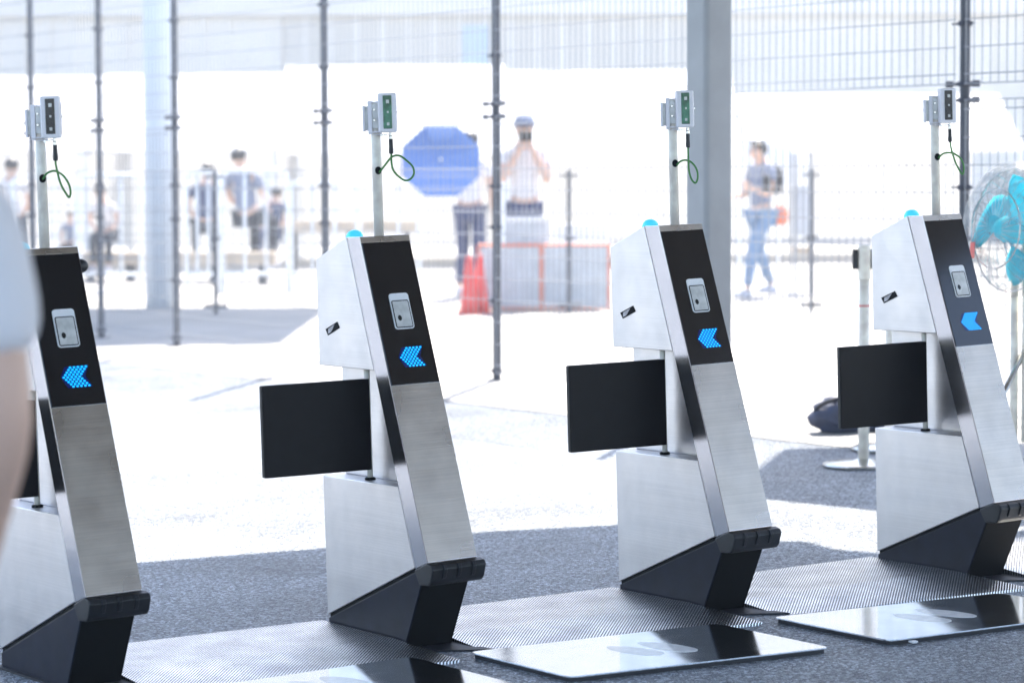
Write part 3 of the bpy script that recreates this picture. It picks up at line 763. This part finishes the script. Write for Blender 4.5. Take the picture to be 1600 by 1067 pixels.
def person(label, x, y, h, yaw, J={}, shirt='shirt_w', legs='navy', hair='hair', cap=None, shorts=False, group=None, sleeve=.5, fat=1, long_hair=False, z=None):
    s = h/1.70
    D = dict(pel=(0, 0, .93), wai=(0, .005, 1.06), che=(0, 0, 1.26), nb=(0, -.01, 1.42), nk=(0, .0, 1.49), jaw=(0, .025, 1.54), hd=(0, .01, 1.61), top=(0, 0, 1.665),
             sl=(-.185, 0, 1.37), el=(-.235, -.01, 1.09), wl=(-.24, .06, .86), sr=(.185, 0, 1.37), er=(.235, -.01, 1.09), wr=(.24, .06, .86),
             hl=(-.085, 0, .88), kl=(-.095, .02, .48), al=(-.10, 0, .08), hr=(.085, 0, .88), kr=(.095, .02, .48), ar=(.10, 0, .08))
    D.update(J); P = {k: Vector(v)*s for k, v in D.items()}
    r_ = empty('person', (x, y, gz(x, y) if z is None else z), yaw); tag(r_, label, 'person', group)
    f = s
    names = ['pel', 'wai', 'che', 'nb', 'nk', 'jaw', 'hd', 'top', 'sl', 'el', 'wl', 'sr', 'er', 'wr', 'hl', 'kl', 'al', 'hr', 'kr', 'ar']
    rad = dict(pel=(.13, .10), wai=(.115, .085), che=(.135, .095), nb=(.085, .07), nk=.050, jaw=(.058, .068), hd=(.076, .090), top=(.055, .065), sl=.055, el=.040, wl=.027, sr=.055, er=.040, wr=.027,
               hl=.085, kl=.056, al=.036, hr=.085, kr=.056, ar=.036)
    sc_ = lambda q, m=1: tuple(a*s*m for a in q) if isinstance(q, tuple) else q*s*m
    Vs = [(P[n_], sc_(rad[n_])) for n_ in names]; ix = {n_: i for i, n_ in enumerate(names)}
    E = [('pel', 'wai'), ('wai', 'che'), ('che', 'nb'), ('nb', 'nk'), ('nk', 'jaw'), ('jaw', 'hd'), ('hd', 'top'), ('nb', 'sl'), ('sl', 'el'), ('el', 'wl'), ('nb', 'sr'), ('sr', 'er'), ('er', 'wr'), ('pel', 'hl'), ('hl', 'kl'), ('kl', 'al'), ('pel', 'hr'), ('hr', 'kr'), ('kr', 'ar')]
    E = [(ix[a], ix[b_]) for a, b_ in E]
    def add(p, r, fr_): Vs.append((p, r)); E.append((fr_, len(Vs)-1)); return len(Vs)-1
    fwd = Vector((0, 1, 0))
    add(P['hd']+Vector((0, .092, -.018))*s, .013*s, ix['hd'])       # nose
    for k in (-1, 1): add(P['hd']+Vector((.083*k, .0, -.02))*s, .014*s, ix['hd'])   # ears
    for w_, e_, sd in (('wl', 'el', -1), ('wr', 'er', 1)):
        d = (P[w_]-P[e_]).normalized(); side = d.cross(Vector((0, 0, 1)) if abs(d.z) < .8 else Vector((0, 1, 0))).normalized()
        pn_ = d.cross(side)
        palm = add(P[w_]+d*.05*s, (.034*s, .018*s), ix[w_])
        for k in range(4):
            o_ = side*(k-1.5)*.019*s; l_ = (.036, .043, .040, .030)[k]*s
            a_ = add(P[w_]+d*.088*s+o_, .0095*s, palm); b2_ = add(P[w_]+d*(.088*s+l_)+o_+pn_*.008*s, .0085*s, a_); add(P[w_]+d*(.088*s+l_*1.7)+o_+pn_*.024*s, .0075*s, b2_)
        a_ = add(P[w_]+d*.045*s+side*.036*s*sd, .011*s, palm); add(P[w_]+d*.075*s+side*.048*s*sd+pn_*.01*s, .009*s, a_)
    body = skinmesh('body', Vs, E, 'skin', r_, sub=1)
    # shirt
    k_ = 1.16*fat
    sv_ = [(P['pel']+Vector((0, 0, .02))*s, sc_((.145, .115), fat)), (P['wai'], sc_((.135, .105), fat)), (P['che'], sc_((.15, .11), fat)), (P['nb']-Vector((0, 0, .015))*s, sc_((.10, .085))),
           (P['sl'], .068*s*fat), (P['sl'].lerp(P['el'], sleeve), .060*s*fat), (P['sr'], .068*s*fat), (P['sr'].lerp(P['er'], sleeve), .060*s*fat)]
    skinmesh('shirt', sv_, [(0, 1), (1, 2), (2, 3), (3, 4), (4, 5), (3, 6), (6, 7)], shirt, r_)
    ke = .9 if shorts else 1
    fat = min(fat, 1.0); tv = [(P['pel'], sc_((.142, .112), fat))]; te = []
    for a_, b_, c_ in (('hl', 'kl', 'al'), ('hr', 'kr', 'ar')):
        i = len(tv); tv += [(P[a_], .098*s*fat), (P[b_], .070*s)]; te += [(0, i), (i, i+1)]
        if not shorts: tv.append((P[c_]+(P[b_]-P[c_])*.08, .056*s)); te.append((i+1, i+2))
    skinmesh('trousers', tv, te, legs, r_)
    for a_ in ('al', 'ar'):
        q = P[a_]; bm_ = bmesh.new()
        bmesh.ops.create_icosphere(bm_, subdivisions=3, radius=1)
        for v in bm_.verts:
            c_ = v.co; v.co = Vector((c_.x*.047*(1+.15*c_.y), .065+c_.y*.135, max(c_.z, -.55)*.06*(1-.25*c_.y)))*s+Vector((q.x, q.y, q.z-.045*s))
        obj('shoe', bm_, 'shoe', r_, smooth=True)
    hc = P['hd']
    bm_ = bmesh.new(); bmesh.ops.create_icosphere(bm_, subdivisions=3, radius=1)
    for v in bm_.verts:
        c_ = v.co.copy(); lim = -.75 if long_hair else -.5
        zz = c_.z
        if c_.y > .1: zz = max(zz, .42)
        v.co = Vector((c_.x*.094, -.006+c_.y*.106 if c_.y < .1 else c_.y*.1, .022+max(zz, lim)*.098))*s+hc
    obj('hair', bm_, hair, r_, smooth=True)
    for k in (-1, 1):
        bm_ = bmesh.new(); bmesh.ops.create_icosphere(bm_, subdivisions=1, radius=.012*s); e_ = obj('eye', bm_, 'hair', r_, smooth=True); e_.location = hc+Vector((.032*k, .078, .002))*s
    if cap:
        bm_ = bmesh.new(); lathe(bm_, [(.103, .0), (.104, .03), (.09, .07), (.05, .10), (.01, .108)], 20, lambda a, b__, c_: tuple(Vector((a*.95, b__*1.1, c_+.018))*s+hc))
        box(bm_, tuple(hc+Vector((0, .125, .022))*s), (.13*s, .11*s, .008*s)); obj('cap', bm_, cap, r_, smooth=False)
    return r_, P

# person in white close to the camera, arm entering at the left edge
px_, py_ = -.842, 3.5
pr, P = person('blurred person in white at the left edge, only a shoulder and bare arm showing', px_, py_, 1.66, 0, shirt='shirt_w', legs='blackcloth',
       J=dict(sr=(.190, 0, 1.41), nb=(0, -.01, 1.45), er=(.236, -.02, 1.14), wr=(.155, .12, .90), wl=(-.15, .14, .92)), sleeve=.74, fat=1.16)

DF = 28.2
# walker in jeans
wx = far(1190, DF)
pr, P = person('woman walking in light blue jeans, seen just right of the column', wx, DF, 1.55, R(118), shirt='shirt_g', legs='jeans', long_hair=True,
    J=dict(kl=(-.06, .16, .50), al=(-.13, .26, .09), kr=(.07, -.02, .49), ar=(.16, -.24, .12), el=(-.25, .06, 1.10), wl=(-.14, .26, 1.20), er=(.24, .05, 1.10), wr=(.12, .24, 1.10), hd=(0, .05, 1.58), top=(0, .05, 1.63), jaw=(0, .06, 1.52)))
bb = blob((wx+.19, DF+.05, FLAT+.80), (.075, .05, .11), 8, 'shoulder_bag', 'orange'); tag(bb, 'red and orange shoulder bag hanging at the walking woman\'s hip', 'bag')
b = bmesh.new(); box(b, (0, 0, 0), (.075, .01, .15)); o = obj('phone', bevel(b, .004, 2), 'rubber'); o.location = (wx+.03-.0, DF-.30, FLAT+1.12); tag(o, 'dark phone held up by the woman in jeans', 'phone')
blob((0, -.14*1, 1.15), (.13, .07, .17), 4, 'backpack', 'blackcloth', pr)
# man in cap with a camera
mx_ = far(820, 25.9)
pr, P = person('man in a grey cap raising a camera to his face behind the orange barrier', mx_, 25.9, 1.72, R(185), legs='navy', shorts=True, cap='shirt_g', hair='hair',
    J=dict(el=(-.19, .17, 1.13), wl=(-.06, .17, 1.42), er=(.21, .16, 1.14), wr=(.06, .17, 1.42)))
b = bmesh.new(); box(b, (0, 0, 0), (.13, .06, .085)); lathe(b, [(.034, .03), (.034, .09), (.03, .1)], 14, lambda x, y, z: (x, -z, y)); o = obj('camera_body', bevel(b, .004, 1), 'rubber'); o.location = (mx_+.01, 25.9-.28, FLAT+1.55); tag(o, 'black camera held to the face of the man in the cap', 'camera')
# person with umbrella
ux = far(735, 28.6)
pr, P = person('person in navy trousers and white shirt under the blue umbrella', ux, 28.6, 1.62, R(-15), legs='navy',
    J=dict(el=(-.28, .08, 1.14), wl=(-.20, .18, 1.30), kl=(-.10, .10, .49), al=(-.16, .12, .09)))
# umbrella: tilted octagon canopy, its top towards the camera
uc = Vector((far(690, 28.0), 28.0, hz(252, 28.0)))
um = empty('umbrella', uc); tag(um, 'open blue umbrella tilted back over a person behind the fence', 'umbrella')
axu = (Vector((0.02, -1, .10))).normalized(); a1 = Vector((0, 0, 1)).cross(axu).normalized(); a2 = axu.cross(a1)
b = bmesh.new(); rings = []; RU = .40
for i in range(8):
    t = i/7; ring = []
    for k in range(48):
        a = 2*math.pi*k/48+math.pi/8; m_ = (a-math.pi/8) % (math.pi/4)-math.pi/8
        rr = RU*t*math.cos(math.pi/8)/math.cos(m_)*1.02
        ring.append(b.verts.new(a1*rr*math.cos(a)+a2*rr*.9*math.sin(a)+axu*(.16*math.cos(t*math.pi/2))))
    rings.append(ring)
for A_, B_ in zip(rings, rings[1:]):
    for k in range(48): b.faces.new((A_[k], A_[(k+1) % 48], B_[(k+1) % 48], B_[k]))
cn_ = obj('canopy', b, 'umbrella', um, recalc=False); cn_.modifiers.new('t', 'SOLIDIFY').thickness = .003
obj('ferrule', tube(bmesh.new(), [axu*.15, axu*.21], .012, 10), 'white', um, smooth=True)
obj('shaft', tube(bmesh.new(), [axu*.15, axu*-.52], .006, 8), 'chrome', um, smooth=True)
b = bmesh.new()
for k in range(8):
    a = 2*math.pi*k/8+math.pi/8; tube(b, [axu*.15, (a1*math.cos(a)+a2*math.sin(a))*RU*.5+axu*.10, (a1*math.cos(a)+a2*math.sin(a))*RU*.95-axu*.004], .003, 4)
obj('ribs', b, 'chrome', um)
obj('handle', tube(bmesh.new(), [axu*-.52, axu*-.62], .014, 10), 'rubber', um, smooth=True)

SEAT = dict(pel=(0, 0, .78), wai=(0, .01, .90), che=(0, .02, 1.10), nb=(0, .02, 1.27), nk=(0, .03, 1.34), jaw=(0, .05, 1.39), hd=(0, .04, 1.46), top=(0, .03, 1.51),
            sl=(-.185, .02, 1.21), el=(-.23, .08, .96), wl=(-.12, .28, .86), sr=(.185, .02, 1.21), er=(.23, .08, .96), wr=(.12, .28, .86),
            hl=(-.09, .05, .74), kl=(-.12, .44, .72), al=(-.12, .42, .26), hr=(.09, .05, .74), kr=(.12, .44, .72), ar=(.12, .42, .26))
seated = [(20, 33.5, 245, 'shirt_w', 'blackcloth', 10, 'seated person in white with black hair at the far left edge'),
          (168, 33.0, 284, 'shirt_w', 'blackcloth', 175, 'seated person in white bending forward behind the white barriers'),
          (112, 35.0, 330, 'shirt_g', 'blackcloth', 170, 'seated person low in the distance beside the first mast'),
          (320, 32.8, 252, 'shirt_n', 'blackcloth', 5, 'seated person in navy seen from behind, left one on the bench'),
          (388, 32.8, 230, 'shirt_g', 'blackcloth', -20, 'taller seated person in grey blue on the right end of the bench'),
          (425, 34.5, 290, 'shirt_n', 'navy', 15, 'seated person in dark clothes right of the bench end')]
for px, d, top, sh_, lg, yw, lab in seated:
    h = (hz(top, d)-FLAT)/.915  # seated figure: its head top is at 1.555 of 1.70
    x = far(px, d)
    J_ = dict(SEAT); lean = {388: (-.16, .05), 168: (.05, .20), 320: (.05, .10), 425: (.12, .12), 20: (0, .05)}.get(px, (0, 0))
    for k_ in ('wai', 'che', 'nb', 'nk', 'jaw', 'hd', 'top', 'sl', 'sr', 'el', 'er'):
        x_, y_, z_ = J_[k_]; f_ = max(0, (z_-.8)/.7); J_[k_] = (x_+lean[0]*f_, y_+lean[1]*f_, z_-abs(lean[1])*.3*f_)
    person(lab, x, d, h, R(yw), J=J_, shirt=sh_, legs=lg, group='people seated behind the barriers')

# ------------------------------------------------------------ background furniture
def bench(x0, x1, y, z, label, name='long_bench'):
    r_ = empty(name, ((x0+x1)/2, y, FLAT)); tag(r_, label, 'bench'); L_ = x1-x0
    b = bmesh.new(); box(b, (0, 0, z-.07), (L_, .35, .14)); obj('seat', bevel(b, .005, 1), 'wood', r_)
    for k in range(3): b = bmesh.new(); box(b, (-L_/2+.15+k*(L_-.3)/2, 0, (z-.14)/2), (.07, .3, z-.14)); obj('leg', b, 'blackcloth', r_)
bench(far(235, 32.3), far(432, 32.3), 32.3, hz(392, 32.3)-FLAT, 'pale plank bench under the two seated people in dark shirts')
bench(far(60, 33.2), far(225, 33.2), 33.2, hz(392, 33.2)-FLAT, 'pale plank bench at the far left behind the white barriers')
bench(far(440, 36), far(655, 36), 36, hz(344, 36)-FLAT, 'pale long table behind the barriers left of the umbrella', 'long_table')
def barrier(px0, px1, d, top, label):
    x0, x1 = far(px0, d), far(px1, d); h = hz(top, d)-FLAT; L_ = x1-x0
    r_ = empty('crowd_barrier', ((x0+x1)/2, d, FLAT)); tag(r_, label, 'barrier', 'pale crowd barriers')
    b = bmesh.new(); q = .08
    tube(b, [(-L_/2, 0, .0), (-L_/2, 0, h-q), (-L_/2+q*.3, 0, h-q*.3), (-L_/2+q, 0, h), (L_/2-q, 0, h), (L_/2-q*.3, 0, h-q*.3), (L_/2, 0, h-q), (L_/2, 0, 0)], .024, 8)
    obj('frame', b, 'shaded_white', r_, smooth=True)
    b = bmesh.new(); tube(b, [(-L_/2, 0, .2), (L_/2, 0, .2)], .02, 8); n_ = max(3, int(L_/.2))
    for k in range(1, n_): tube(b, [(-L_/2+L_*k/n_, 0, .2), (-L_/2+L_*k/n_, 0, h)], .018, 6)
    obj('bars', b, 'shaded_white', r_, smooth=True)
    for k in (-1, 1): obj('foot', tube(bmesh.new(), [(k*(L_/2-.2), -.25, .02), (k*(L_/2-.2), .25, .02)], .02, 6), 'shaded_white', r_)
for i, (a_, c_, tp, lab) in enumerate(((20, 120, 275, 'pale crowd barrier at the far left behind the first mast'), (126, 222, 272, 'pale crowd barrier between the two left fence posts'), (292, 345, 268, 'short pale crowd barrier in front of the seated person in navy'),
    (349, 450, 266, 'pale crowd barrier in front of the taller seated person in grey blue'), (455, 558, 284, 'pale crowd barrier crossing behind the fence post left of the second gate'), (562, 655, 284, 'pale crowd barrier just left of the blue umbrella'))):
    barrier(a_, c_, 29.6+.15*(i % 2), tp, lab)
# far low fence: dark posts and mesh
lf = empty('low_mesh_fence', (0, 25.2, FLAT)); tag(lf, 'low dark post and wire fence far behind the tall fence', 'fence')
lposts = [-5.6, far(337, 25.2), far(613, 25.2), far(890, 25.2), far(1268, 25.2), 5.6]
for i, x in enumerate(lposts):
    b = bmesh.new(); hh_ = 1.25; tube(b, [(x, 0, 0), (x, 0, hh_)], .022, 10); box(b, (x, 0, hh_-.05), (.16, .04, .025)); box(b, (x, 0, .07), (.2, .04, .03)); box(b, (x, 0, .66), (.09, .04, .025))
    if abs(x-lposts[2]) < .01: b.free(); continue
    obj('post', b, 'post', lf)
for a_, c_ in zip(lposts, lposts[1:]):
    b = bmesh.new(); n_ = int((c_-a_)/.075)
    for k in range(1, n_): x = a_+(c_-a_)*k/n_; tube(b, [(x, -.02, .05), (x, -.02, 1.25)], .0022, 3, False)
    for z in (.05, .1, .3, .5, .7, .9, 1.1, 1.2, 1.25): tube(b, [(a_, -.02, z), (c_, -.02, z)], .0035, 4, False)
    obj('mesh_panel', b, 'wire', lf, recalc=False)
# orange framed barriers
ob = 25.6
for px0, px1, lab in ((748, 846, 'orange framed grey barrier next to the red cones'), (848, 952, 'orange framed grey barrier behind the third gate')):
    x0, x1 = far(px0, ob), far(px1, ob); h = hz(383, ob)-FLAT
    r_ = empty('orange_barrier', ((x0+x1)/2, ob, FLAT)); tag(r_, lab, 'barrier', 'orange framed barriers'); L_ = x1-x0
    b = bmesh.new()
    for a_, c_ in (((-L_/2, 0, .03), (L_/2, 0, .03)), ((-L_/2, 0, h), (L_/2, 0, h)), ((-L_/2, 0, 0), (-L_/2, 0, h)), ((L_/2, 0, 0), (L_/2, 0, h))): tube(b, [a_, c_], .015, 8)
    obj('frame', b, 'orange', r_)
    b = bmesh.new(); box(b, (0, 0, h/2), (L_-.03, .015, h-.04)); obj('infill_sheet', b, 'net', r_)
# grey boxes behind it
for px0, px1, t_, lab in ((790, 858, 338, 'pale grey crate behind the orange barrier, in front of the man in the cap'), (862, 950, 350, 'low white crate behind the orange barrier, nearer the third gate')):
    d = 26.1 if px0 < 800 else 26.4; d -= .1
    x0, x1 = far(px0, d), far(px1, d); h = hz(t_, d)-FLAT
    r_ = empty('storage_crate', ((x0+x1)/2, d-.1, FLAT)); tag(r_, lab, 'crate', 'crates behind the orange barrier')
    b = bmesh.new(); box(b, (0, 0, h/2-.02), (x1-x0-.02, .28, h-.04)); obj('body', bevel(b, .01, 2), 'net' if px0 < 800 else 'white', r_)
    b = bmesh.new(); box(b, (0, 0, h-.02), (x1-x0, .30, .05)); obj('lid', bevel(b, .01, 2), 'white', r_)
# cones
for px, lab, d in ((733, 'left one of the two red traffic cones by the orange barrier', 25.0), (750, 'right one of the two red traffic cones by the orange barrier', 25.15)):
    x = far(px, d); r_ = empty('traffic_cone', (x, d, FLAT)); tag(r_, lab, 'traffic cone', 'red traffic cones')
    obj('cone_body', lathe(bmesh.new(), [(.085, .025), (.075, .1), (.055, .28), (.03, .48), (.018, .52)], 20), 'red', r_, smooth=True)
    b = bmesh.new(); box(b, (0, 0, .013), (.2, .2, .025)); obj('base', bevel(b, .004, 1), 'red', r_)
# equipment right of the walking woman: white parasol and grey cart
pd = 29.5; r_ = empty('white_parasol', (far(1212, pd), pd, FLAT)); tag(r_, 'white parasol leaning behind the walking woman', 'parasol')
mt = Matrix.Translation((.02, 0, hz(250, pd)-FLAT)) @ Matrix.Rotation(R(40), 4, 'Y') @ Matrix.Rotation(R(45), 4, 'X')
bm_ = lathe(bmesh.new(), [(.42, -.05), (.36, .04), (.22, .14), (.02, .2)], 16, lambda x, y, z: tuple(mt @ Vector((x, y, z)))); obj('canopy', bm_, 'tent', r_, smooth=True)
obj('pole', tube(bmesh.new(), [mt @ Vector((0, 0, .15)), (.0, 0, 0)], .016, 8), 'white', r_)
x = far(1254, 28.9); r_ = empty('equipment_cart', (x, 28.9, FLAT)); tag(r_, 'tall pale cage cart standing right of the walking woman', 'cart')
b = bmesh.new()
for a_ in (-.09, .09):
    for c_ in (-.2, .2): tube(b, [(a_, c_, .0), (a_, c_, hz(240, 28.9)-FLAT)], .014, 6)
obj('frame', b, 'wire', r_); b = bmesh.new(); box(b, (0, 0, hz(330, 28.9)-FLAT), (.17, .38, .5)); obj('box', b, 'net', r_)
b = bmesh.new(); box(b, (0, 0, .45), (.17, .38, .06)); obj('shelf', b, 'wood', r_)

# marquees
def marquee(px0, px1, d, ridge, eave, label, depth=4.5):
    x0, x1 = far(px0, d), far(px1, d); L_ = x1-x0; ze = hz(eave, d)-FLAT; zr = hz(ridge, d+depth/2)-FLAT
    r_ = empty('marquee', ((x0+x1)/2, d, FLAT)); tag(r_, label, 'marquee', 'white marquees')
    b = bmesh.new()
    P = [(-L_/2, 0, ze), (L_/2, 0, ze), (L_/2, depth/2, zr), (-L_/2, depth/2, zr), (-L_/2, depth, ze), (L_/2, depth, ze)]
    v = [b.verts.new(p) for p in P]; b.faces.new((v[0], v[1], v[2], v[3])); b.faces.new((v[3], v[2], v[5], v[4])); b.faces.new((v[0], v[3], v[4])); b.faces.new((v[1], v[5], v[2]))
    o = obj('roof', b, 'tent', r_, recalc=False); o.modifiers.new('t', 'SOLIDIFY').thickness = .01
    b = bmesh.new(); box(b, (0, depth+.012, ze*.5+.1), (L_, .01, ze-.25)); obj('side_cloth', b, 'tent', r_)
    for sx in (-1, 1):
        for yy in (.03, depth-.03): obj('leg', tube(bmesh.new(), [(sx*(L_/2-.03), yy, 0), (sx*(L_/2-.03), yy, ze)], .03, 8), 'white', r_)
marquee(-160, 132, 36, 118, 232, 'white marquee at the far left')
marquee(133, 427, 37, 115, 235, 'white marquee behind the seated people')
marquee(428, 790, 38, 103, 240, 'white marquee behind the blue umbrella')
marquee(791, 1160, 38.4, 112, 246, 'white marquee behind the man in the cap')
marquee(1170, 1600, 40, 150, 236, 'white marquee behind the right gate')
# overhead walkway with white pillar
r_ = empty('overhead_walkway', (far(251, 26.5), 26.5, FLAT)); tag(r_, 'white overhead walkway with one broad round pillar at the left', 'walkway')
obj('pillar', tube(bmesh.new(), [(0, 0, 0), (0, 0, 5.2)], .14, 28), 'shaded_white', r_, smooth=True)
b = bmesh.new(); box(b, (-1.4, .6, 5.4), (7.8, 5.6, .4)); obj('deck', b, 'white', r_)
# building
r_ = empty('station_building', (0, 62, FLAT)); tag(r_, 'long beige clad building filling the far background', 'building')
b = bmesh.new(); box(b, (0, 6, 9), (120, 12, 18)); obj('wall', b, 'beige', r_)
b = bmesh.new()
for k in range(-60, 61): box(b, (k*.55, -.05, 4.4), (.10, .1, 5.8))
obj('vertical_ribs', b, 'beige', r_)
for z, hgt in ((4.75, .25),):
    b = bmesh.new(); box(b, (0, -.14, z), (110, .16, hgt)); obj('band', b, 'beige_dark' if z < 4 else 'beige', r_)
b = bmesh.new(); box(b, (far(790, 62), -.02, 3.95), (9.4, .10, 1.3)); obj('dark_cladding', b, 'beige_dark', r_)
for px in (745,):
    b = bmesh.new(); box(b, (far(px, 62), -.12, 3.9), (.55, .12, 1.0)); w_ = obj('window', b, 'paleblue', r_)
# ------------------------------------------------------------ added scattering volume, stands in for glare washing out the background
hb = bmesh.new(); box(hb, (0, 22, 12.5), (160, 110, 37))
hzm = bpy.data.materials.new('veiling_haze'); hzm.use_nodes = True; hn = hzm.node_tree
hn.nodes.remove(hn.nodes['Principled BSDF']); pv_ = hn.nodes.new('ShaderNodeVolumePrincipled')
pv_.inputs['Color'].default_value = (1, .97, .93, 1); pv_.inputs['Density'].default_value = .0027; pv_.inputs['Anisotropy'].default_value = .3
hn.links.new(pv_.outputs[0], hn.nodes['Material Output'].inputs['Volume'])
ho = obj('veiling_haze', hb, hzm); tag(ho, kind='stuff', label='added volume over the whole forecourt washing out the background like veiling glare', cat='veiling_haze')
